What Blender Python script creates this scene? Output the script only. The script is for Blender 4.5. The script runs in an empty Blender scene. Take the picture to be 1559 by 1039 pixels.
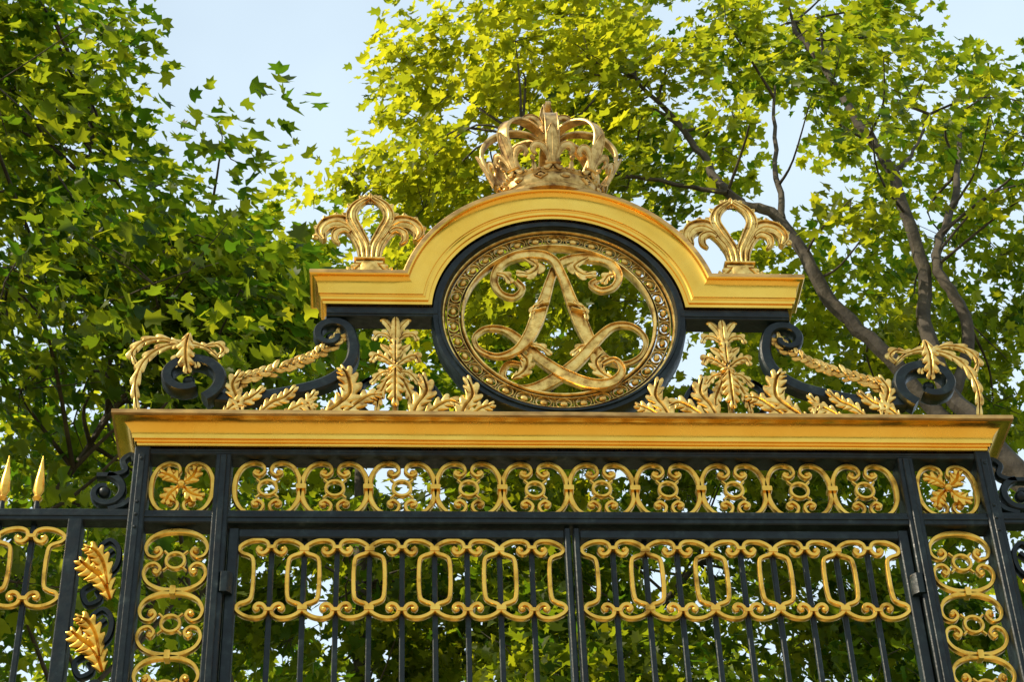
import bpy, numpy as np, math, random
from math import sin, cos, pi, radians
from mathutils import Matrix, Vector
rng=np.random.default_rng(7); random.seed(3)
scn=bpy.context.scene
# ---------------------------------------------------------------- materials
def newmat(name):
    m=bpy.data.materials.new(name); m.use_nodes=True; nt=m.node_tree; nt.nodes.clear()
    return m,nt,nt.nodes,nt.links
def noise(N,L,vec,scale,det=4,rough=.6):
    n=N.new('ShaderNodeTexNoise'); n.inputs['Scale'].default_value=scale; n.inputs['Detail'].default_value=det; n.inputs['Roughness'].default_value=rough
    L.new(vec,n.inputs['Vector']); return n.outputs['Fac']
def ramp(N,L,fac,stops):
    r=N.new('ShaderNodeValToRGB'); e=r.color_ramp.elements
    while len(e)<len(stops): e.new(.5)
    for k,(p,c) in enumerate(stops): e[k].position=p; e[k].color=(*c,1)
    L.new(fac,r.inputs['Fac']); return r.outputs['Color']
def surf(name,stops,scale,metal=0,rough=(.4,.6),bump=.2,bscale=60,bdist=.004,stretch=None,spec=.5,cavity_shade=None):
    m,nt,N,L=newmat(name)
    tc=N.new('ShaderNodeTexCoord'); vec=tc.outputs['Object']
    if stretch:
        mp=N.new('ShaderNodeMapping'); mp.inputs['Scale'].default_value=stretch; L.new(vec,mp.inputs['Vector']); vec=mp.outputs['Vector']
    o=N.new('ShaderNodeOutputMaterial'); p=N.new('ShaderNodeBsdfPrincipled')
    f=noise(N,L,vec,scale); col=ramp(N,L,f,stops)
    if cavity_shade:   # occlusion shade painted into the base colour of the crevices
        a=N.new('ShaderNodeAmbientOcclusion'); a.inputs['Distance'].default_value=cavity_shade[0]; a.samples=3
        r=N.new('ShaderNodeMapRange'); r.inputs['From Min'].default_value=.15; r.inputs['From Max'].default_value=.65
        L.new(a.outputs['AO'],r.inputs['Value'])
        mx=N.new('ShaderNodeMix'); mx.data_type='RGBA'; L.new(r.outputs['Result'],mx.inputs[0]); mx.inputs[6].default_value=(*cavity_shade[1],1); L.new(col,mx.inputs[7]); col=mx.outputs[2]
    L.new(col,p.inputs['Base Color']); p.inputs['Specular IOR Level'].default_value=spec
    p.inputs['Metallic'].default_value=metal
    mr=N.new('ShaderNodeMapRange'); mr.inputs['From Min'].default_value=.3; mr.inputs['From Max'].default_value=.7; mr.inputs['To Min'].default_value=rough[0]; mr.inputs['To Max'].default_value=rough[1]
    L.new(noise(N,L,vec,scale*2.3),mr.inputs['Value']); L.new(mr.outputs['Result'],p.inputs['Roughness'])
    b=N.new('ShaderNodeBump'); b.inputs['Strength'].default_value=bump; b.inputs['Distance'].default_value=bdist
    L.new(noise(N,L,tc.outputs['Object'],bscale),b.inputs['Height']); L.new(b.outputs['Normal'],p.inputs['Normal'])
    L.new(p.outputs[0],o.inputs[0]); return m
GOLD=surf('gilded_cornice',[(.24,(.50,.23,.03)),(.36,(.88,.48,.06)),(.7,(.97,.59,.10))],2.4,metal=1,rough=(.18,.32),bump=.15,bscale=7,bdist=.008,cavity_shade=(.02,(.42,.18,.03)))
FASCIA=surf('weathered_gilding',[(.3,(.30,.16,.05)),(.5,(.55,.32,.10)),(.7,(.78,.46,.13))],5,metal=.8,rough=(.35,.55),bump=.3,bscale=30,bdist=.003,stretch=(1,1,3))
AGED=surf('aged_gold_leaf',[(.30,(.34,.17,.04)),(.42,(.68,.41,.10)),(.56,(.90,.60,.17)),(.75,(.96,.70,.26))],18,metal=.88,rough=(.28,.48),bump=.4,bscale=70,bdist=.003,cavity_shade=(.03,(.16,.07,.016)))
TARN=surf('tarnished_gold',[(.32,(.22,.11,.035)),(.45,(.48,.29,.09)),(.58,(.72,.47,.16)),(.75,(.86,.60,.24))],14,metal=.85,rough=(.3,.5),bump=.4,bscale=60,bdist=.003,cavity_shade=(.03,(.12,.055,.016)))
FRET=surf('gold_fretwork',[(.3,(.34,.16,.02)),(.45,(.78,.43,.06)),(.7,(.92,.57,.10))],9,metal=.92,rough=(.25,.42),bump=.3,bscale=70,bdist=.002)
IRON=surf('painted_iron',[(.3,(.002,.004,.004)),(.54,(.004,.010,.010)),(.66,(.014,.024,.023)),(.80,(.06,.07,.062))],11,metal=0,rough=(.3,.55),bump=.5,bscale=40,bdist=.004,spec=.3)
BARK=surf('bark',[(.3,(.03,.022,.014)),(.6,(.085,.066,.043)),(.8,(.15,.12,.08))],4,rough=(.8,.95),bump=.6,bscale=12,bdist=.03)
STONE=surf('stone',[(.3,(.24,.22,.18)),(.7,(.38,.35,.29))],6,rough=(.7,.9),bump=.3,bscale=30)
GRASS=surf('lawn',[(.35,(.035,.06,.015)),(.65,(.07,.10,.03))],.4,rough=(.9,.95),bump=.2,bscale=8,spec=.2)
GRAVEL=surf('gravel',[(.3,(.36,.29,.18)),(.7,(.46,.38,.26))],25,rough=(.85,.95),bump=.6,bscale=120,bdist=.01)
def leaf_mat(name,d0,d1,t0,t1,mixf):
    m,nt,N,L=newmat(name); o=N.new('ShaderNodeOutputMaterial')
    at=N.new('ShaderNodeAttribute'); at.attribute_name='tint'
    c1=ramp(N,L,at.outputs['Fac'],[(0,d0),(1,d1)]); c2=ramp(N,L,at.outputs['Fac'],[(0,t0),(1,t1)])
    p=N.new('ShaderNodeBsdfPrincipled'); L.new(c1,p.inputs['Base Color']); p.inputs['Roughness'].default_value=.45; p.inputs['Specular IOR Level'].default_value=.22
    t=N.new('ShaderNodeBsdfTranslucent'); L.new(c2,t.inputs['Color'])
    mx=N.new('ShaderNodeMixShader'); mx.inputs[0].default_value=mixf
    L.new(p.outputs[0],mx.inputs[1]); L.new(t.outputs[0],mx.inputs[2]); L.new(mx.outputs[0],o.inputs[0]); return m
LEAF=leaf_mat('plane_leaves',(.020,.045,.005),(.11,.135,.010),(.12,.25,.008),(.80,.76,.02),.6)
# ---------------------------------------------------------------- mesh builder
class B:
    def __init__(s): s.v=[];s.f=[];s.n=0
    def add(s,v,f):
        v=np.asarray(v,float); s.v.append(v); s.f+= [tuple(int(i)+s.n for i in q) for q in f]; s.n+=len(v)
    def mirror(s):
        V=np.concatenate(s.v); W=V*np.array([-1,1,1]); n=len(V)
        s.f+=[tuple(i+n for i in reversed(q)) for q in s.f]; s.v=[V,W]; s.n=2*n; return s
    def obj(s,name,mat,parent=None,angle=38):
        me=bpy.data.meshes.new(name); me.from_pydata(np.concatenate(s.v).tolist(),[],s.f); me.materials.append(mat)
        me.polygons.foreach_set('use_smooth',[True]*len(me.polygons))
        me.set_sharp_from_angle(angle=radians(angle)); me.update()
        ob=bpy.data.objects.new(name,me); scn.collection.objects.link(ob)
        if parent: ob.parent=parent
        return ob
def empty(name,loc=(0,0,0)):
    e=bpy.data.objects.new(name,None); e.location=loc; scn.collection.objects.link(e); return e
def cr(P,k=8,closed=False):
    P=np.asarray(P,float); n=len(P); out=[]
    idx=lambda i:(i%n) if closed else min(max(i,0),n-1)
    for i in range(n if closed else n-1):
        a,b,c,d=P[idx(i-1)],P[idx(i)],P[idx(i+1)],P[idx(i+2)]
        for j in range(k):
            t=j/k; out.append(.5*((2*b)+(c-a)*t+(2*a-5*b+4*c-d)*t*t+(3*b-a-3*c+d)*t**3))
    if not closed: out.append(P[-1])
    return np.array(out)
def interp(w,n):
    w=np.atleast_1d(np.asarray(w,float))
    return np.full(n,w[0]) if len(w)==1 else np.interp(np.linspace(0,1,n),np.linspace(0,1,len(w)),w)
SEC_R=[(cos(a),sin(a)) for a in np.linspace(0,2*pi,10,endpoint=False)]
SEC_F=[(1,-.7),(1,.7),(.7,1),(-.7,1),(-1,.7),(-1,-.7),(-.7,-1),(.7,-1)]
def normals(P):
    tg=np.gradient(P,axis=0); tg/=np.linalg.norm(tg,axis=1)[:,None]+1e-9
    return np.stack([-tg[:,1],tg[:,0]],1)
def ribbon(b,P,w,d,y=0,closed=False,sec='F',T=None):
    P=np.asarray(P,float); n=len(P); w=interp(w,n)/2; d=interp(d,n)/2; y=interp(y,n)
    if closed: tg=np.roll(P,-1,0)-np.roll(P,1,0)
    else: tg=np.gradient(P,axis=0)
    tg/=np.linalg.norm(tg,axis=1)[:,None]+1e-9
    nr=np.stack([-tg[:,1],tg[:,0]],1); S=SEC_F if sec=='F' else SEC_R; m=len(S); V=[]
    for i in range(n):
        for (a,c) in S: q=P[i]+nr[i]*a*w[i]; V.append((q[0],y[i]+c*d[i],q[1]))
    V=np.array(V); F=[]
    for i in range(n if closed else n-1):
        j=(i+1)%n
        for k in range(m): l=(k+1)%m; F.append((i*m+k,j*m+k,j*m+l,i*m+l))
    if not closed: F.append(tuple(range(m))); F.append(tuple((n-1)*m+k for k in reversed(range(m))))
    if T: V=T(V)
    b.add(V,F)
def petal(b,pts,w,d,y=0,T=None,k=6,edge=.010,rib=True):
    """solid petal with raised rims and a raised mid rib"""
    P=cr(pts,k); n=len(P); ww=interp(w,n)
    ribbon(b,P,ww,d,y,False,'R',T); nr=normals(P)
    for sg in (-1,1): ribbon(b,P+nr*sg*(ww*.46)[:,None],edge,d*.9,y-d*.12,False,'R',T)
    if rib: ribbon(b,P,edge,edge,y-d*.5,False,'R',T)
def spiral(cx,cz,r0,r1,a0,a1,n=24):
    t=np.linspace(0,1,n); r=r0+(r1-r0)*t; a=np.radians(a0+(a1-a0)*t); return np.stack([cx+r*np.cos(a),cz+r*np.sin(a)],1)
def circle(cx,cz,rx,rz=None,n=40): a=np.linspace(0,2*pi,n,endpoint=False); return np.stack([cx+rx*np.cos(a),cz+(rz or rx)*np.sin(a)],1)
def sheet(b,sp,w,y=0,lift=(0,0),lobes=5,cup=.25,T=None,fwd=.5,nu=None,thick=.007,rootw=.45,deep=.55):
    """acanthus-like leaf along 2-D spine (root -> tip), front towards -y"""
    sp=cr(sp,6); nu=nu or max(14,lobes*8+1); s=np.linspace(0,1,nu); idx=s*(len(sp)-1)
    X=np.stack([np.interp(idx,np.arange(len(sp)),sp[:,k]) for k in (0,1)],1)
    tg=np.gradient(X,axis=0); ln=np.linalg.norm(tg,axis=1)[:,None]; tg/=ln; Lt=ln.sum(); nr=np.stack([-tg[:,1],tg[:,0]],1)
    nv=11; vs=np.linspace(-1,1,nv); V=[]; li=np.interp(s,np.linspace(0,1,len(lift)),lift)
    for i,u in enumerate(s):
        env=(rootw+(1-rootw)*min(1,u/.3))*max(.04,1-max(0,(u-.5)/.5)**2.4)
        ph=(u*lobes)%1 if lobes else .5; pk=sin(pi*ph)**.8 if lobes else 1
        for v in vs:
            a=abs(v); lob=(1-deep*a**1.5*(1-pk)) if lobes else 1
            q=X[i]+nr[i]*v*w*.5*env*lob+tg[i]*a*a*(min(fwd*Lt/max(lobes,3),w*.5)*(.2+.9*pk) if lobes else 0)
            yy=y-li[i]-cup*w*(1-v*v)*.5-(.14*w*pk*a if lobes else 0)+(.12*w*max(0,1-a*5))
            V.append((q[0],yy,q[1]))
    V=np.array(V); n0=len(V); W=V+np.array([0,thick,0]); F=[]
    for i in range(nu-1):
        for k in range(nv-1):
            p=i*nv+k; F.append((p,p+1,p+nv+1,p+nv)); F.append((p+n0,p+nv+n0,p+nv+1+n0,p+1+n0))
        for k,fl in ((0,0),(nv-1,1)):
            p=i*nv+k; q=(p,p+nv,p+nv+n0,p+n0); F.append(q if not fl else q[::-1])
    V=np.concatenate([V,W])
    if T: V=T(V)
    b.add(V,F)
def box(b,x0,x1,y0,y1,z0,z1,c=.006):
    dims=(x1-x0,y1-y0,z1-z0); ax=int(np.argmax(dims)); o=[i for i in range(3) if i!=ax]
    lo=(x0,y0,z0);hi=(x1,y1,z1); A0,A1=lo[o[0]],hi[o[0]];B0,B1=lo[o[1]],hi[o[1]]
    sec=[(A0+c,B0),(A1-c,B0),(A1,B0+c),(A1,B1-c),(A1-c,B1),(A0+c,B1),(A0,B1-c),(A0,B0+c)]
    V=[]
    for e in (lo[ax],hi[ax]):
        for a,bb in sec:
            p=[0,0,0]; p[ax]=e;p[o[0]]=a;p[o[1]]=bb; V.append(p)
    F=[(i,(i+1)%8,8+(i+1)%8,8+i) for i in range(8)]+[tuple(range(7,-1,-1)),tuple(range(8,16))]
    if ax==1: F=[f[::-1] for f in F]
    b.add(V,F)
def ball(b,c,r,T=None,nu=12,nv=8):
    r=np.array(r)*np.ones(3); V=[];F=[]
    for i in range(nv+1):
        a=pi*i/nv
        for j in range(nu): t=2*pi*j/nu; V.append((c[0]+r[0]*sin(a)*cos(t),c[1]+r[1]*sin(a)*sin(t),c[2]+r[2]*cos(a)))
    for i in range(nv):
        for j in range(nu): F.append((i*nu+j,(i+1)*nu+j,(i+1)*nu+(j+1)%nu,i*nu+(j+1)%nu))
    V=np.array(V)
    if T: V=T(V)
    b.add(V,F)
def lathe(b,prof,c,sy=1,n=40):
    V=[];F=[]
    for r,z in prof:
        for j in range(n): t=2*pi*j/n; V.append((c[0]+r*cos(t),c[1]+r*sy*sin(t),c[2]+z))
    for i in range(len(prof)-1):
        for j in range(n): F.append((i*n+j,i*n+(j+1)%n,(i+1)*n+(j+1)%n,(i+1)*n+j))
    b.add(V,F)
def stack(b,loops):
    n=len(loops[0]); V=np.concatenate(loops); F=[]
    for i in range(len(loops)-1):
        for j in range(n): k=(j+1)%n; F.append((i*n+j,i*n+k,(i+1)*n+k,(i+1)*n+j))
    m=n//2; o=(len(loops)-1)*n
    for i in range(m-1):
        F.append((n-1-i,n-2-i,i+1,i)); F.append((o+i,o+i+1,o+n-2-i,o+n-1-i))
    b.add(V,F)
def two_tone(ob,n,nl,k):
    """give the outer fascia (last k profile steps) its own weathered material"""
    ob.data.materials.append(FASCIA)
    for i in range((nl-1-k)*n,(nl-1)*n): ob.data.polygons[i].material_index=1
# ---------------------------------------------------------------- gate
gate=empty('ornamental_gate')
iron=B(); fret=B()
def cove(n0,p0,n1,p1,k=9): return [(n0+(n1-n0)*sin(t*pi/2),p0+(p1-p0)*(1-cos(t*pi/2))) for t in np.linspace(0,1,k)]
prof=[(0,0),(0,.012),(.008,.016),(.016,.016),(.016,.026),(.022,.031),(.030,.031)]+cove(.030,.04,.112,.128)+[(.112,.136),(.118,.150),(.142,.150),(.146,.144)]
b=B(); loops=[]
for n,p in prof:
    X=2.31+p;Y=.07+p;z=8.105+n; xs=np.linspace(-X,X,60)
    wob=.0016*np.sin(xs*5.1+1)+.0012*np.sin(xs*13+2)
    loops.append(np.array([(x,-Y+o,z+o) for x,o in zip(xs,wob)]+[(x,Y,z) for x in xs[::-1]]))
stack(b,loops)
two_tone(b.obj('cornice',GOLD,gate,30),120,len(prof),3)
ZC=9.065;R0=.735
prof=[(0,0),(0,.010),(.012,.014),(.022,.014),(.022,.024),(.040,.026),(.046,.032),(.054,.032)]+cove(.056,.038,.158,.078)+[(.158,.086),(.166,.092),(.19,.092),(.196,.086)]
b=B(); loops=[]
for n,p in prof:
    r=R0+n;zl=9.12+n;Y=.07+p; xc=math.sqrt(r*r-(zl-ZC)**2); t0=math.atan2(zl-ZC,-xc)
    pts=[(x,zl) for x in np.linspace(-(1.345+p),-xc,6)][:-1]
    for t in np.linspace(t0,pi-t0,64): pts.append((r*cos(t),ZC+r*sin(t)))
    pts+=[(x,zl) for x in np.linspace(xc,1.345+p,6)][1:]
    loops.append(np.array([(x,-Y,z) for x,z in pts]+[(x,Y,z) for x,z in pts[::-1]]))
stack(b,loops); two_tone(b.obj('arched_cornice',GOLD,gate,30),len(loops[0]),len(prof),2)
for s in (-1,1):
    a,c=sorted((s*.70,s*1.335)); box(iron,a,c,-.062,.062,9.045,9.119); box(iron,a,c,-.068,.068,9.06,9.085,.003)
ribbon(iron,circle(0,ZC,.704,n=96),.062,.13,0,True)
ribbon(iron,circle(0,ZC,.69,n=96),.02,.15,0,True)
# medallion band
b=B()
ribbon(b,circle(0,ZC,.668,n=96),.022,.075,-.01,True,'R'); ribbon(b,circle(0,ZC,.645,n=96),.008,.05,-.01,True,'R')
ribbon(b,circle(0,ZC,.558,n=96),.024,.075,-.01,True,'R'); ribbon(b,circle(0,ZC,.578,n=96),.008,.05,-.01,True,'R')
NE=34
for k in range(NE):
    a=2*pi*(k+.5)/NE; ca,sa=cos(a),sin(a)
    def T(V,ca=ca,sa=sa):
        W=V.copy(); r=V[:,2]+.611; t=V[:,0]; W[:,0]=r*ca-t*sa; W[:,2]=ZC+r*sa+t*ca; return W
    ribbon(b,circle(0,0,.044,.033,n=14),.009,.026,-.012,True,'R',T); ball(b,(0,-.012,0),(.024,.020,.019),T,8,6)
    T2=lambda V,a=a+pi/NE:np.stack([(V[:,2]+.611)*cos(a)-V[:,0]*sin(a),V[:,1],ZC+(V[:,2]+.611)*sin(a)+V[:,0]*cos(a)],1)
    ribbon(b,[(0,-.035),(0,-.012),(0,.012),(0,.035)],[.014,.005,.008,.014],.02,-.01,False,'R',T2)
b.obj('medallion_band',AGED,gate)
# monogram : two interlaced script L's
b=B(); S=.545
def M(pts): return np.array(pts)*S+np.array([0,ZC])
L1=[(.44,.54),(.37,.45),(.46,.35),(.60,.40),(.67,.58),(.58,.79),(.38,.88),(.16,.87),(.02,.78),(-.06,.58),(-.14,.28),(-.24,-.04),(-.34,-.30),(-.48,-.49),(-.67,-.56),(-.85,-.46),(-.90,-.27),(-.77,-.12),(-.57,-.13),(-.39,-.30),(-.18,-.57),(.07,-.79),(.32,-.91),(.52,-.88),(.62,-.73),(.55,-.58),(.42,-.62)]
wL=[.03,.035,.035,.035,.045,.055,.06,.06,.05,.05,.065,.085,.07,.045,.03,.026,.026,.03,.04,.055,.065,.075,.07,.055,.04,.03,.025]
for sg_,yo in ((1,0),(-1,.012)):
    P=cr(M(L1),8)*np.array([sg_,1]); n=len(P); yy=-.02+yo-.03*np.sin(np.linspace(0,5*pi,n)+(0 if sg_>0 else pi))
    wq=np.interp(np.linspace(0,1,n),np.linspace(0,1,len(wL)),wL)
    ribbon(b,P,wq,wq*.35+.014,yy,False,'F'); nr=normals(P)
    for sg in (-1,1): ribbon(b,P+nr*sg*wq[:,None]*.46,.009,.028,yy-.012,False,'R')
    for (x,z,w_) in ((-.185,.16,.095),(-.21,.09,.085)):
        c=M([(x,z)])[0]*np.array([sg_,1]); ex=np.array([sg_*.95,.31])*w_*.5
        ribbon(b,[c-ex,c,c+ex],.016,.07,-.03,False,'R')
    def leaf(pts,w,**k): sheet(b,M(pts)*np.array([sg_,1]),w,**k)
    leaf([(.36,.86),(.20,.74),(.28,.62),(.40,.62)],.08,y=-.03,lobes=4)
    leaf([(.65,.62),(.56,.60),(.50,.50)],.07,y=-.03,lobes=3)
    leaf([(.52,-.82),(.40,-.72),(.36,-.58),(.44,-.48)],.09,y=-.03,lobes=5)
    leaf([(-.34,-.36),(-.22,-.38),(-.12,-.48)],.05,y=-.03,lobes=3)
    leaf([(-.16,.22),(-.27,.10),(-.29,-.02)],.04,y=-.05,lobes=3)
b.obj('monogram',AGED,gate)
# fleur de lis
def fleur(b,s=1,T=None,detail=True,we=1.0):
    def Z(p): return np.array(p)*s
    for sg in (-1,1):
        m=np.array([sg,1])
        petal(b,Z([(.014,.19),(.022,.30),(.075,.42),(.112,.53),(.085,.62),(.012,.685)])*m,np.array([.035,.05,.07,.065,.055,.03])*s*we,.045*s,-.012*s,T,edge=.014*s,rib=detail)
        petal(b,Z([(.04,.19),(.052,.30),(.10,.42),(.175,.49),(.25,.475),(.288,.41),(.27,.345)])*m,np.array([.04,.055,.085,.105,.095,.07,.02])*s*we,.05*s,-.006*s,T,edge=.014*s,rib=detail)
        petal(b,Z([(.12,.40),(.155,.425),(.20,.40),(.205,.345),(.18,.31)])*m,np.array([.02,.04,.045,.035,.01])*s,.035*s,-.02*s,T,edge=.010*s,rib=False)
        if detail:
            for q in ((.15,.535,.13,.57),(.205,.55,.20,.585),(.262,.525,.28,.555),(.305,.46,.335,.47),(.315,.39,.335,.375)):
                sheet(b,Z([(q[0]*.96,q[1]-.03),(q[0],q[1]-.01),(q[2],q[3]-.012)])*m,.045*s,y=-.015*s,lobes=0,T=T,thick=.012*s)
            for q in ((.13,.47,.155,.485),(.145,.55,.17,.565),(.115,.62,.14,.64)):
                sheet(b,Z([(q[0]*.9,q[1]),(q[0],q[1]),(q[2],q[3])])*m,.035*s,y=-.02*s,lobes=0,T=T,thick=.012*s)
            sheet(b,Z([(.02,.17),(.06,.13),(.10,.09),(.13,.10)])*m,.08*s,y=-.03*s,lobes=4,T=T,thick=.01*s)
    for x in (-.05,-.025,0,.025,.05): sheet(b,Z([(x*.5,.64),(x*1.0,.69),(x*1.4,.73-abs(x)*.5)]),.034*s,y=-.02*s,lobes=0,T=T,thick=.01*s)
    ribbon(b,Z([(-.09,.185),(0,.185),(.09,.185)]),.03*s,.09*s,-.01*s,False,'R',T)
    ribbon(b,Z([(-.08,.155),(0,.155),(.08,.155)]),.02*s,.07*s,-.01*s,False,'F',T)
    if detail:
        ribbon(b,Z([(0,-.005),(0,.15)]),[.15*s,.11*s],.10*s,0,False,'F',T)
        ribbon(b,Z([(-.095,.012),(.095,.012)]),.03*s,.12*s,0,False,'F',T)
for s in (-1,1):
    b=B(); fleur(b,1.0,lambda V,s=s:V+np.array([s*1.095,0,9.316])); b.obj('fleur_de_lis_finial',AGED,gate)
def lily(b,s,T):
    """compact solid fleur-de-lis used on the crown"""
    def Z(p): return np.array(p)*s
    petal(b,Z([(0,.14),(0,.26),(0,.42),(0,.56),(0,.68)]),np.array([.06,.10,.17,.13,.02])*s,.05*s,-.02*s,T,5,.016*s)
    for sg in (-1,1):
        m=np.array([sg,1])
        petal(b,Z([(.05,.14),(.07,.27),(.14,.39),(.22,.41),(.265,.34),(.225,.28)])*m,np.array([.04,.06,.09,.085,.06,.03])*s,.05*s,-.01*s,T,5,.014*s,False)
        petal(b,Z([(.03,.14),(.09,.09),(.14,.10)])*m,np.array([.05,.06,.02])*s,.04*s,-.01*s,T,4,.01*s,False)
    ribbon(b,Z([(-.11,.15),(0,.15),(.11,.15)]),.04*s,.09*s,-.02*s,False,'R',T)
# crown
b=B(); c=(0,0,10.0); SY=.68
lathe(b,[(.0,-.03),(.285,-.03),(.295,-.01),(.285,.005),(.27,.012),(.275,.025),(.285,.035),(.285,.085),(.297,.095),(.303,.11),(.29,.122),(.26,.12),(.25,.05),(0,.05)],c,SY,56)
for k in range(12):
    a=2*pi*(k+.5)/12-pi/2
    T=lambda V,a=a:np.stack([c[0]+(.285-V[:,1])*cos(a)-V[:,0]*sin(a),c[1]+SY*((.285-V[:,1])*sin(a)+V[:,0]*cos(a)),c[2]+V[:,2]+.06],1)
    if k%2: ribbon(b,np.array([(-.04,0),(0,.028),(.04,0),(0,-.028)]),.01,.03,-.005,True,'R',T); ball(b,(0,-.005,0),(.022,.015,.015),T,8,6)
    else: ball(b,(0,-.008,0),(.035,.02,.022),T,8,6)
for k in range(44):
    a=2*pi*k/44; ball(b,(c[0]+.30*cos(a),c[1]+SY*.30*sin(a),c[2]+.108),.0115,None,6,5)
arc=cr([(.285,.11),(.35,.20),(.405,.32),(.41,.43),(.35,.53),(.24,.585),(.13,.58),(.05,.53)],6)
for k in range(8):
    a=2*pi*k/8-pi/2
    def T(V,a=a):
        r=V[:,0];t=V[:,1]; return np.stack([c[0]+r*cos(a)-t*sin(a),c[1]+SY*(r*sin(a)+t*cos(a)),c[2]+V[:,2]],1)
    ribbon(b,arc,.014,[.055,.075,.08,.08,.065,.05],0,False,'F',T)
    for t in (-.036,.036): ribbon(b,arc+np.array([.003,0]),.022,.012,[t*.8,t*1.05,t*1.1,t*1.05,t*.9,t*.6],False,'R',T)
    def TF(V,a=a):
        z=V[:,2]; r=.30+.125*np.clip(z/.3,0,1.2)**1.1-V[:,1]*.8; ex=a+V[:,0]/.38
        return np.stack([c[0]+r*np.cos(ex),c[1]+SY*r*np.sin(ex),c[2]+z+.055],1)
    lily(b,.48,TF)
    def TG(V,a=a+pi/8):
        z=V[:,2]; r=.29+.06*np.clip(z/.2,0,1.2)-V[:,1]; ex=a+V[:,0]/.33
        return np.stack([c[0]+r*np.cos(ex),c[1]+SY*r*np.sin(ex),c[2]+z+.11],1)
    sheet(b,[(0,0),(0,.03),(0,.07)],.03,lobes=0,T=TG,thick=.008)
    ball(b,(0,0,.085),.018,TG,8,6)
lathe(b,[(.0,.50),(.05,.51),(.07,.535),(.055,.56),(.05,.575),(.062,.60),(.065,.615),(.045,.64),(.03,.655),(0,.66)],c,.9,20)
for a in (0,pi/2,pi,-pi/2):
    def T(V,a=a):
        x=V[:,0]*1.25; y=V[:,1]; return np.stack([c[0]+x*cos(a)-y*sin(a),c[1]+x*sin(a)+y*cos(a),c[2]+.555+V[:,2]],1)
    lily(b,.43,T)
b.obj('crown',TARN,gate)
lathe(iron,[(.0,-.06),(.2,-.06),(.2,-.02),(0,-.02)],c,SY*.8,30)
# black S scrolls + leaf ornaments (left, mirrored)
sc=B(); lf=B()
A=spiral(-1.305,8.925,.115,.035,0,360,28)[::-1]
MS=np.concatenate([A,cr([(A[-1][0],A[-1][1]),(-1.175,8.83),(-1.19,8.73),(-1.25,8.64),(-1.35,8.57),(-1.50,8.52),(-1.68,8.48),(-1.82,8.465),(-1.93,8.47)],6)[1:]])
ribbon(sc,MS,[.035,.05,.06,.07,.08,.075,.065],.08,-.01)
V0=spiral(0,0,1,.40,-60,360-60,44)*np.array([.195,.165])+np.array([-2.085,8.59])
ribbon(sc,V0,[.075,.07,.055],.10,-.03)
ball(sc,(-1.305,0,8.925),.035); ball(sc,(-2.085,-.02,8.59),.035)
ribbon(sc,[(-1.31,9.03),(-1.31,9.06)],.07,.08,0)
for (cx,cz,s) in ((-1.06,8.54,-1),(-.80,8.54,1)):
    ribbon(sc,spiral(cx,cz,.085,.03,90,90+s*-320,22),[.035,.03,.02],.05,0)
ribbon(sc,cr([(-1.0,8.30),(-1.12,8.42),(-1.16,8.54),(-1.08,8.625)],6),.03,.05,0); ribbon(sc,cr([(-.62,8.28),(-.66,8.42),(-.72,8.56),(-.80,8.625)],6),.03,.05,0)
sc.mirror(); sc.obj('scroll_brackets',IRON,gate)
K=1.12
def lv(pts,w,**k): sheet(lf,pts,w*K,**k)
# left volute: thin leaf rolls over the top and down the outside, a tongue hangs over the centre
lv([(-1.93,8.79),(-2.01,8.87),(-2.13,8.90),(-2.26,8.865),(-2.35,8.77),(-2.385,8.62),(-2.37,8.48),(-2.35,8.38)],.06,y=.03,lobes=11,cup=.35)
lv([(-2.14,8.885),(-2.25,8.93),(-2.36,8.91),(-2.42,8.83),(-2.40,8.76)],.06,y=.03,lobes=6,cup=.4)
lv([(-2.02,8.87),(-1.95,8.89),(-1.91,8.85),(-1.93,8.81)],.05,y=.02,lobes=4)
lv([(-2.10,8.90),(-2.11,8.80),(-2.105,8.70),(-2.09,8.62)],.09,y=-.06,lift=(0,.02,.02,.01),lobes=5,cup=.3)
lv([(-2.11,8.76),(-2.155,8.72),(-2.165,8.66)],.05,y=-.07,lobes=3)
lv([(-2.11,8.76),(-2.06,8.72),(-2.04,8.66)],.05,y=-.07,lobes=3)
lv([(-1.78,8.34),(-1.81,8.45),(-1.84,8.55),(-1.80,8.63)],.085,y=-.05,lobes=6)
lv([(-1.88,8.34),(-1.82,8.41),(-1.74,8.45),(-1.67,8.52)],.085,y=-.05,lobes=6)
lv([(-1.68,8.34),(-1.62,8.41),(-1.55,8.45),(-1.49,8.52)],.08,y=-.06,lobes=6)
lv([(-1.56,8.32),(-1.49,8.38),(-1.43,8.41),(-1.38,8.39)],.07,y=-.06,lobes=5)
G=cr([(-1.255,8.93),(-1.34,8.82),(-1.46,8.74),(-1.60,8.68),(-1.76,8.62),(-1.84,8.57)],8); ribbon(lf,G,.012,.02,-.02,False,'R')
for i in range(1,len(G)-1,2):
    t=G[i]-G[i-1]; t/=np.linalg.norm(t); nn=np.array([-t[1],t[0]])
    for s in (-1,1):
        j=rng.normal(0,.010,2); e=G[i]-t*(.06+j[0])+nn*s*(.036+j[1]); sheet(lf,[G[i],(G[i]+e)/2+nn*s*.010,e],.026,y=-.025-abs(j[0]),lobes=0,cup=.4,rootw=.1)
    ball(lf,(G[i][0],-.04,G[i][1]),.008,None,6,5)
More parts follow.
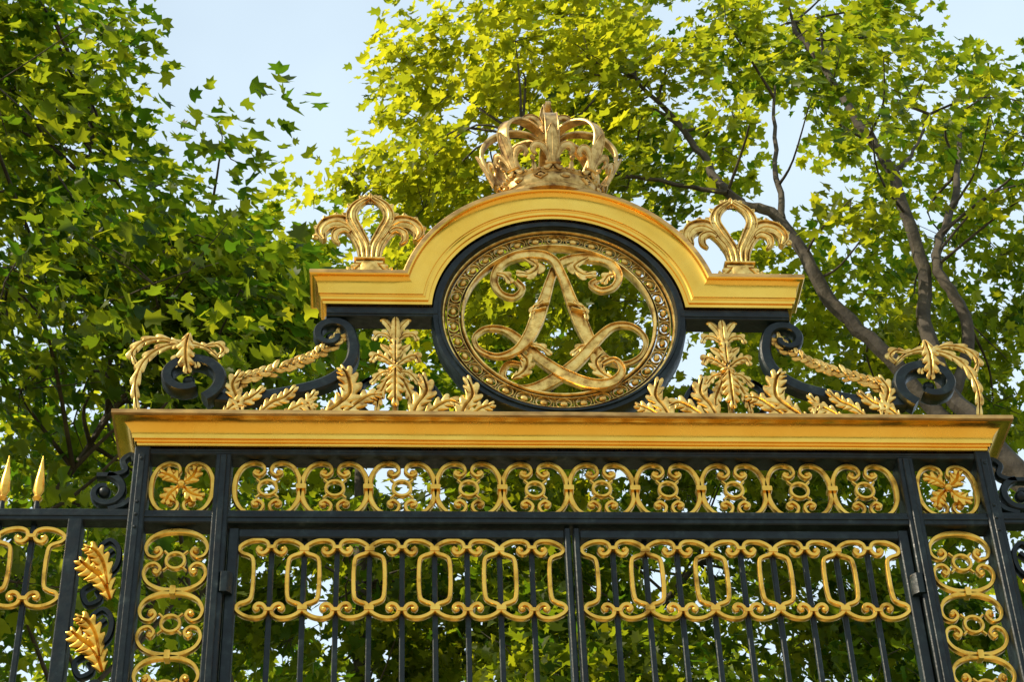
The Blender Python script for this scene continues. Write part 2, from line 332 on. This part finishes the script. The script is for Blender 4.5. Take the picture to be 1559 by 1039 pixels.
for (pts,w,l) in [([(-1.36,8.30),(-1.26,8.39),(-1.19,8.48),(-1.205,8.60),(-1.24,8.65)],.12,8),([(-1.26,8.30),(-1.17,8.39),(-1.09,8.46),(-1.03,8.47)],.09,6),([(-1.38,8.32),(-1.42,8.41),(-1.38,8.49)],.07,5),
    ([(-.86,8.26),(-.82,8.40),(-.765,8.50),(-.79,8.61)],.10,6),([(-.82,8.28),(-.72,8.38),(-.64,8.43),(-.58,8.40)],.09,6),([(-.60,8.24),(-.56,8.38),(-.51,8.48),(-.54,8.59)],.10,6),([(-.56,8.30),(-.47,8.38),(-.40,8.41)],.08,5)]:
    lv(pts,w,y=-.06,lobes=l,cup=.3)
x0=-.94
ribbon(lf,[(x0,8.26),(x0,8.6),(x0,8.95)],[.04,.03,.025],.04,-.01,False,'R')
for s in (-1,1):
    lv([(x0+s*.01,8.88),(x0+s*.05,8.93),(x0+s*.10,8.935),(x0+s*.12,8.90)],.05,y=-.03,lobes=4)
    lv([(x0+s*.01,8.90),(x0+s*.025,8.97),(x0+s*.065,9.03),(x0+s*.09,9.03)],.04,y=-.04,lobes=0)
    lv([(x0+s*.01,8.70),(x0+s*.06,8.75),(x0+s*.11,8.77),(x0+s*.13,8.73)],.065,y=-.04,lobes=5)
    lv([(x0+s*.01,8.76),(x0+s*.04,8.81),(x0+s*.085,8.85)],.04,y=-.045,lobes=0)
    lv([(x0+s*.02,8.64),(x0+s*.05,8.57),(x0+s*.09,8.47),(x0+s*.10,8.38)],.065,y=-.05,lobes=6)
    lv([(x0+s*.02,8.66),(x0+s*.08,8.65),(x0+s*.13,8.58)],.05,y=-.03,lobes=4)
lv([(x0,8.88),(x0,8.97),(x0,9.07)],.045,y=-.05,lobes=0); lv([(x0,8.72),(x0,8.79),(x0,8.87)],.065,y=-.06,lobes=4)
lv([(x0,8.66),(x0,8.54),(x0,8.40)],.09,y=-.07,lobes=6,cup=.4); ball(lf,(x0,-.04,8.68),(.045,.035,.022)); ball(lf,(x0,-.04,8.875),(.036,.03,.016))
lf.mirror(); lf.obj('acanthus_ornaments',AGED,gate)
# structure
for s in (-1,1):
    a,c_=sorted((s*2.335,s*2.25)); box(iron,a,c_,-.075,.075,0.3,8.104)
    a,c_=sorted((s*1.90,s*1.815)); box(iron,a,c_,-.070,.070,0.3,8.06)
    for (e,f) in ((2.31,2.275),(1.875,1.84)):
        a,c_=sorted((s*e,s*f)); box(iron,a,c_,-.083,.083,0.32,8.05,.004)
    a,c_=sorted((s*1.808,s*1.752)); box(iron,a,c_,-.04,.04,0.1,7.60)
    a,c_=sorted((s*.008,s*.040)); box(iron,a,c_,-.045,.045,0.1,7.605)
    a,c_=sorted((s*.045,s*1.75)); box(iron,a,c_,-.035,.035,7.548,7.602)
    box(iron,a,c_,-.035,.035,1.5,1.6); box(iron,a,c_,-.035,.035,.15,.25)
    for zz in (7.25,4.0,1.0): ribbon(iron,[(s*1.812,zz-.06),(s*1.812,zz+.06)],.10,.13,-.02,False,'R')
    for zz in (8.02,7.74,7.66,7.58): ball(iron,(s*2.2925,-.084,zz),(.010,.006,.010),None,8,6)
box(iron,-2.30,2.30,-.064,.064,8.062,8.102); box(iron,-2.32,2.32,-.060,.060,7.625,7.705); box(iron,-2.325,2.325,-.066,.066,7.655,7.675,.003)
box(iron,-2.29,2.29,-.068,.068,8.078,8.088,.003)
CU=[(1,0),(.95,.42),(.76,.80),(.46,.97),(.18,.88),(.10,.64),(.26,.47),(.42,.56),(.36,.66)]
def cunit(b,cx,cz,a,h,rot=False,w=.024,d=.032,mid=True):
    top=cr(CU,5); full=np.concatenate([top[::-1],(top*np.array([1,-1]))[1:]]); j=rng.normal(0,.0015,4)
    for s in (-1,1):
        Q=full*np.array([s,1])
        Q=np.stack([Q[:,1]*a,Q[:,0]*h],1) if rot else np.stack([Q[:,0]*a,Q[:,1]*h],1)
        n=len(Q); wt=w*(.8+.5*np.exp(-((np.arange(n)-n/2)/(n*.12))**2)); ribbon(b,Q+np.array([cx+j[0],cz+j[1]]),wt,d,0)
        for u in (-1,1):
            e=np.array([s*.33,u*.62]) if not rot else np.array([u*.62,s*.33]); ball(b,(cx+e[0]*a,0,cz+e[1]*h),(.018,.02,.018),None,8,6)
    if mid:
        ribbon(b,circle(cx+j[2],cz+j[3],.048,n=20),.018,d,0,True)
        for k in range(4):
            t=pi/4+k*pi/2; ribbon(b,[(cx+.055*cos(t),cz+.055*sin(t)),(cx+.085*cos(t),cz+.085*sin(t))],.012,.02,0)
def collar(b,x,z,w=.055,h=.03): box(b,x-w/2,x+w/2,-.03,.026,z-h/2,z+h/2,.004)
zc=7.883;hh=.172
for i in range(10):
    cx=-1.80+.36*(i+.5); cunit(fret,cx,zc,.176,hh)
    if i: collar(fret,cx-.18,zc)
BU=[(.36,.82),(.43,.75),(.34,.66),(.19,.68),(.09,.80),(.14,.94),(.34,1.01),(.62,.99),(.86,.90),(.985,.78),(.90,.66),(.70,.60),(.56,.50),(.52,.2),(.52,0)]
def bottle(b,cx,cz,a,h,w=.023,d=.03):
    top=cr(BU,4); full=np.concatenate([top,(top*np.array([1,-1]))[::-1][1:]])
    for s in (-1,1):
        Q=full*np.array([s*a,h])+np.array([cx,cz])+rng.normal(0,.0012,2); ribbon(b,Q,w,d,-.012)
        for u in (-1,1): ball(b,(cx+s*.36*a,-.012,cz+u*.78*h),(.018,.018,.016),None,8,6)
for s in (-1,1):
    for i in range(5):
        cx=s*(.045+.341*(i+.5)); bottle(fret,cx,7.305,.1695,.235)
        ribbon(iron,[(cx,.2),(cx,7.55)],.028,.028,.014)
        for u in (-1,1): collar(fret,cx,7.305+u*.19,.045,.02)
        if i:
            x=cx-s*.1705; ribbon(iron,[(x,.2),(x,7.55)],.028,.028,.014)
            for u in (-1,1): collar(fret,x,7.305+u*.18,.05,.026)
    cx=s*2.075; z=7.42
    box(iron,cx-.165,cx+.165,-.03,.03,.5,.6)
    while z>1.0:
        cunit(fret,cx,z,.165,.185,True); collar(fret,cx,z-.19,.03,.05); z-=.38
    cunit(fret,cx,7.883,.165,.165,False,mid=False)
    for k in range(4):
        t=pi/4+k*pi/2; sheet(fret,[(cx+.02*cos(t),7.883+.02*sin(t)),(cx+.08*cos(t),7.883+.08*sin(t)),(cx+.14*cos(t+.2),7.883+.14*sin(t+.2))],.09,y=-.025,lobes=4)
    ball(fret,(cx,-.04,7.883),.025)
fret.obj('gold_fretwork',FRET,gate); iron.obj('iron_frame',IRON,gate)
b=B()
for s in (-1,1):
    a,c_=sorted((s*2.42,s*1.74)); box(b,a,c_,-.3,.3,-.05,.3,.02)
b.obj('stone_plinths',STONE,gate)
# ---------------------------------------------------------------- wing fences
for s in (-1,1):
    fen=empty('wrought_iron_fence'); fi=B(); fg=B(); fl=B()
    def bx(x0,x1,*r): a,c_=sorted((s*x0,s*x1)); box(fi,a,c_,*r)
    bx(2.34,7.0,-.04,.04,7.65,7.725); bx(2.34,7.0,-.045,.045,7.675,7.695,.003); bx(2.66,7,-.03,.03,1.0,1.1)
    bx(2.57,2.645,-.055,.055,.0,7.649); bx(6.95,7.05,-.06,.06,0,7.9)
    for i in range(12):
        cx=s*(2.83+.36*i); bottle(fg,cx,7.37,.178,.235)
        for k in (0,1):
            x=cx+s*(.18 if k else 0); ribbon(fi,[(x,.05),(x,7.65)],.03,.028,.014); ribbon(fi,[(x,7.72),(x,7.80)],[.035,.025],.03,0,False,'R')
            ribbon(fg,[(x,7.79),(x,7.81),(x,7.83),(x,7.86),(x,7.93),(x,8.09)],[.03,.055,.03,.06,.05,.004],[.03,.055,.03,.04,.035,.004],0,False,'R')
        for u in (-1,1): collar(fg,cx+s*.18,7.37+u*.18,.05,.026); collar(fg,cx,7.37+u*.19,.045,.02)
    mm=lambda P:np.array(P)*np.array([s,1])
    ribbon(fi,mm(cr([(2.335,8.05),(2.36,8.09),(2.40,8.05),(2.38,7.99),(2.43,7.96),(2.53,7.955)],6)),.035,.05,0)
    ribbon(fi,mm(spiral(2.48,7.85,.11,.035,95,95+360,36)),[.045,.04,.03],.05,0); ball(fi,(s*2.48,0,7.85),.035)
    ribbon(fi,mm(cr([(2.34,7.80),(2.38,7.76),(2.45,7.735)],6)),.035,.05,0)
    for k in range(5):
        zz=7.35-k*.42
        ribbon(fi,mm(cr([(2.40,zz+.13),(2.44,zz+.10),(2.47,zz+.14),(2.42,zz+.19),(2.37,zz+.13),(2.38,zz+.02),(2.46,zz-.06),(2.53,zz-.12),(2.50,zz-.2),(2.44,zz-.17),(2.46,zz-.12)],6)),.03,.045,0)
        sheet(fl,mm([(2.38,zz-.20),(2.43,zz-.08),(2.50,zz-.02),(2.56,zz+.03)]),.14,y=-.05,lobes=7,cup=.35)
        sheet(fl,mm([(2.40,zz-.12),(2.43,zz+.0),(2.48,zz+.08),(2.53,zz+.10)]),.10,y=-.07,lobes=6,cup=.35)
    fi.obj('rails_and_bars',IRON,fen); fg.obj('gold_fretwork_and_spears',FRET,fen); fl.obj('leaf_ornaments',FRET,fen)
# ---------------------------------------------------------------- ground
def plane(name,x0,x1,y0,y1,z,mat):
    me=bpy.data.meshes.new(name); me.from_pydata([(x0,y0,z),(x1,y0,z),(x1,y1,z),(x0,y1,z)],[],[(0,1,2,3)]); me.materials.append(mat)
    o=bpy.data.objects.new(name,me); scn.collection.objects.link(o)
plane('ground',-600,600,-600,600,0,GRASS); plane('gravel_forecourt',-30,30,-45,3,.004,GRAVEL); plane('gravel_path',-3,3,3.0,60,.004,GRAVEL)
# ---------------------------------------------------------------- trees
half=np.array([(.20,.0),(.50,.16),(.27,.36),(.43,.70),(.16,.66)])
TV=np.concatenate([[(0,0)],half,[(0,1)],half[::-1]*np.array([-1,1])]); TV=np.column_stack([TV[:,0],TV[:,1]-.1,.22*np.abs(TV[:,0])-.18*TV[:,1]**2])
TF=[[0,1,2,3,4,5,6],[6,7,8,9,10,11,0]]
def leaves_obj(name,pos,out,size,tint,parent):
    n=len(pos); k=len(TV)
    nz=np.array([0,0,1.])*.8+out*.45+rng.normal(0,.5,(n,3)); nz/=np.linalg.norm(nz,axis=1)[:,None]
    d=out*.8+rng.normal(0,.8,(n,3)); d[:,2]-=.35; d-=nz*(d*nz).sum(1)[:,None]; d/=np.linalg.norm(d,axis=1)[:,None]+1e-9
    sx=np.cross(d,nz); sz=size*rng.uniform(.55,1.35,n); asp=rng.uniform(.8,1.15,n)
    V=pos[:,None,:]+sz[:,None,None]*(TV[None,:,0,None]*(sx*asp[:,None])[:,None,:]+TV[None,:,1,None]*d[:,None,:]+TV[None,:,2,None]*nz[:,None,:]*rng.uniform(.3,1.8,n)[:,None,None])
    me=bpy.data.meshes.new(name); me.vertices.add(n*k); me.vertices.foreach_set('co',V.reshape(-1).astype(np.float32))
    F=(np.arange(n)[:,None,None]*k+np.array(TF)[None]).reshape(-1).astype(np.int32)
    me.loops.add(len(F)); me.loops.foreach_set('vertex_index',F); me.polygons.add(2*n)
    me.polygons.foreach_set('loop_start',(np.arange(2*n)*7).astype(np.int32))
    try: me.polygons.foreach_set('loop_total',np.full(2*n,7,np.int32))
    except Exception: pass
    a=me.attributes.new('tint','FLOAT','FACE'); a.data.foreach_set('value',np.repeat(tint,2).astype(np.float32))
    me.materials.append(LEAF); me.update(calc_edges=True)
    o=bpy.data.objects.new(name,me); scn.collection.objects.link(o); o.parent=parent; return o
def tube(b,P,r):
    P=np.asarray(P,float); n=len(P); r=interp(r,n); tg=np.gradient(P,axis=0); tg/=np.linalg.norm(tg,axis=1)[:,None]+1e-9
    V=[];F=[]; m=6; up=np.array([.31,.9,.2])
    for i in range(n):
        u=np.cross(tg[i],up); u/=np.linalg.norm(u)+1e-9; v=np.cross(tg[i],u)
        for k in range(m): a=2*pi*k/m; V.append(P[i]+r[i]*(u*cos(a)+v*sin(a)))
    for i in range(n-1):
        for k in range(m): l=(k+1)%m; F.append((i*m+k,i*m+l,(i+1)*m+l,(i+1)*m+k))
    b.add(V,F)
def tg_(n,s): return np.clip(rng.normal(0,1,(n,3)),-1.7,1.7)*np.array(s)
def make_tree(name,limbs,clumps,leaf,per,center,tb=0,maxd=4.5,sunny=None):
    e=empty(name); b=B(); nodes=[]
    for pts,rad in limbs:
        P=cr(pts,8); w=np.cumsum(rng.normal(0,.035,P.shape),0); w-=np.linspace(0,1,len(P))[:,None]*w[-1]; P=P+w*.7; tube(b,P,rad); nodes+=[P[i] for i in range(len(P)//4,len(P))]
    nodes=np.array(nodes); pos=[];out=[];tint=[]
    for c in clumps:
        cc=c[:3];R=c[3]; dd=nodes-cc; dist=np.linalg.norm(dd,axis=1)+np.maximum(0,dd[:,2])*1.5; j=int(np.argmin(dist)); s0=nodes[j]
        if np.linalg.norm(cc-s0)<maxd:
            mid=(s0+cc)/2+rng.normal(0,.25,3)+np.array([0,0,.15]); tube(b,cr([s0,mid,cc],4),[.03,.018,.008])
        ns=max(4,int(per*R*R/14)); sub=cc+tg_(ns,(.5*R,.5*R,.33*R))
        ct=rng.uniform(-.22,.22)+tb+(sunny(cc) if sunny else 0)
        for sc_ in sub:
            if rng.random()<.25: tube(b,[cc,(cc+sc_)/2+rng.normal(0,.05,3),sc_],[.01,.004])
            k=14; q=sc_+tg_(k,(.23,.23,.12))
            pos.append(q); o=q-np.array(center); o/=np.linalg.norm(o,axis=1)[:,None]; out.append(o); tint.append(np.clip(.42+ct+rng.normal(0,.2,k),0,1))
    b.obj('trunk_and_limbs',BARK,e,60); pos=np.concatenate(pos)
    leaves_obj('foliage',pos,np.concatenate(out),leaf,np.concatenate(tint),e); return len(pos)
def ell(n,c,r,rad=(.9,1.5),shell=.45):
    v=rng.normal(0,1,(n,3)); v/=np.linalg.norm(v,axis=1)[:,None]; s=shell+(1-shell)*rng.random(n)**.6
    return np.column_stack([np.array(c)+v*s[:,None]*np.array(r),rng.uniform(*rad,n)])
cl=np.concatenate([ell(92,(-7.0,8.5,15.5),(4.1,3.6,7.0),(.8,1.3)),ell(28,(-4.4,8,14.6),(2.5,2,3.6),(.6,1.1)),ell(20,(-5.0,8.6,19.6),(1.4,1.8,2.2),(.6,1.0),.1),ell(20,(-3.0,8,15.9),(1.4,1.6,1.9),(.5,.9),.1)])
make_tree('plane_tree',[([(-8,9,0),(-7.9,9,5),(-7.6,9,10),(-7.2,9,16),(-7,9,20)],[.4,.35,.28,.16,.07]),([(-7.7,9,8),(-6.2,9,11),(-4.6,9,14),(-3.4,9,16.5)],[.08,.05,.02]),([(-7.6,9,10),(-6.4,9,13.5),(-5.2,9,17),(-4.6,9,19.5)],[.06,.04,.015]),([(-7.7,9,7),(-5.8,9.2,9),(-4.4,9.5,11.5),(-3,9.8,13.5)],[.07,.04,.02])],cl,.185,160,(-7.3,8.5,15),-.16)
cl=np.concatenate([ell(108,(5.0,17,25.5),(6.6,4.0,6.3),(.8,1.3)),ell(40,(1.2,16,26),(2.9,2.3,3.6),(.7,1.2)),ell(20,(9.5,16,21),(3,3,4.5),(.7,1.1)),ell(14,(7.0,12.6,23.6),(3.2,.6,3.0),(.5,.8),.2)])
near=(cl[:,1]<15.5)&(cl[:,1]>13.2)&(cl[:,0]>4.0)&(cl[:,0]<9.3)&(cl[:,2]<26)
cl=cl[~(near&(rng.random(len(cl))<.75))]
make_tree('plane_tree',[([(9.6,15,0),(9.5,14.6,8),(9.2,14.3,14),(8.0,14,17.6),(7.0,14,19.7),(7.05,14,21.9),(6.9,14,24.1),(6.6,14.2,25.4),(6.0,14.6,28)],[.4,.34,.26,.17,.12,.10,.09,.07,.04]),
    ([(8.0,14,17.6),(6.6,14,19.6),(5.65,14,21.1),(5.1,14,22.8),(4.4,14.2,23.6),(4.0,14.6,25),(3.2,15,27)],[.13,.12,.11,.09,.08,.06,.03]),
    ([(7.2,14,19.4),(7.6,14,20.9),(7.35,14,22),(8.0,14.2,23.6),(8.5,14.5,25.5)],[.10,.09,.08,.06,.03]),
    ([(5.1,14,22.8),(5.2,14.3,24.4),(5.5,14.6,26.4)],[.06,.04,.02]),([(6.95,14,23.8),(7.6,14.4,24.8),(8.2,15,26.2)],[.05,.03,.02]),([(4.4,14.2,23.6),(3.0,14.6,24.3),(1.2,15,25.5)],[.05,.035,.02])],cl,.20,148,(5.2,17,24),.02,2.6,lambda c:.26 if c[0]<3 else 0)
cl=np.concatenate([ell(112,(-1.6,22,23.6),(6.3,4,5.2)),ell(16,(-3.0,22,28.6),(1.9,2,2.0),(.8,1.2),.1),ell(46,(4.5,21,20.0),(6,3,3.2)),ell(34,(5.5,19,17.6),(5,1.5,2.2))])
make_tree('plane_tree',[([(-1,22,0),(-1,22,8),(-1.2,22,15),(-1.5,22,24)],[.45,.35,.2,.08]),([(-1,22,12),(1.5,21.5,17),(4.5,21,21)],[.2,.12,.05]),([(-1,22,12),(-3,21.5,17),(-5,21,23)],[.2,.12,.05])],cl,.24,100,(-.5,22,22),-.10,3)
cl=np.concatenate([ell(90,(-9,32,20),(9,4,10),(1.2,2.2)),ell(100,(9,33,20),(10,4,9.5),(1.2,2.2)),ell(50,(0,34,14),(12,3,7),(1.2,2.2))])
make_tree('distant_trees',[([(-9,32,0),(-9,32,10),(-9,32,20)],[.5,.3,.1]),([(9,33,0),(9,33,10),(9,33,20)],[.5,.3,.1]),([(0,34,0),(0,34,14)],[.5,.1])],cl,.34,36,(0,33,16),-.12)
# ---------------------------------------------------------------- light
AZ=radians(-104); EL=radians(43)
sd=Vector((sin(AZ)*cos(EL),cos(AZ)*cos(EL),sin(EL)))
su=bpy.data.lights.new('sun','SUN'); su.energy=5; su.angle=radians(.5); su.color=(1,.89,.68)
so=bpy.data.objects.new('sun',su); so.rotation_euler=sd.to_track_quat('Z','Y').to_euler(); so.location=(-20,10,40); scn.collection.objects.link(so)
w=bpy.data.worlds.new('World'); scn.world=w; w.use_nodes=True; nt=w.node_tree; N=nt.nodes;L=nt.links
sk=N.new('ShaderNodeTexSky'); sk.sky_type='NISHITA'; sk.sun_disc=False; sk.sun_elevation=EL; sk.sun_rotation=AZ%(2*pi); sk.dust_density=2; sk.air_density=1.0
tc=N.new('ShaderNodeTexCoord'); nf=noise(N,L,tc.outputs['Generated'],1.6,5,.55)
mr=N.new('ShaderNodeMapRange'); mr.inputs['From Min'].default_value=.35; mr.inputs['From Max'].default_value=.62; mr.inputs['To Min'].default_value=.6; mr.inputs['To Max'].default_value=.95; L.new(nf,mr.inputs['Value'])
mx=N.new('ShaderNodeMix'); mx.data_type='RGBA'; L.new(mr.outputs['Result'],mx.inputs[0]); L.new(sk.outputs[0],mx.inputs[6]); mx.inputs[7].default_value=(5.5,6.7,7.6,1)
L.new(mx.outputs[2],N['Background'].inputs[0]); N['Background'].inputs[1].default_value=.15
# ---------------------------------------------------------------- camera
cam=bpy.data.cameras.new('camera'); co=bpy.data.objects.new('camera',cam); scn.collection.objects.link(co); scn.camera=co
cam.sensor_width=36; cam.lens=3092.7/1559*36; cam.clip_end=3000; cam.clip_start=.1
Rm=Matrix.Rotation(radians(-4.497),4,'Z')@Matrix.Rotation(radians(90+39.038),4,'X')@Matrix.Rotation(radians(-2.305),4,'Z')
co.matrix_world=Matrix.Translation((-.982,-9,1.6))@Rm
scn.view_settings.view_transform='Standard'; scn.view_settings.look='None'; scn.view_settings.exposure=0
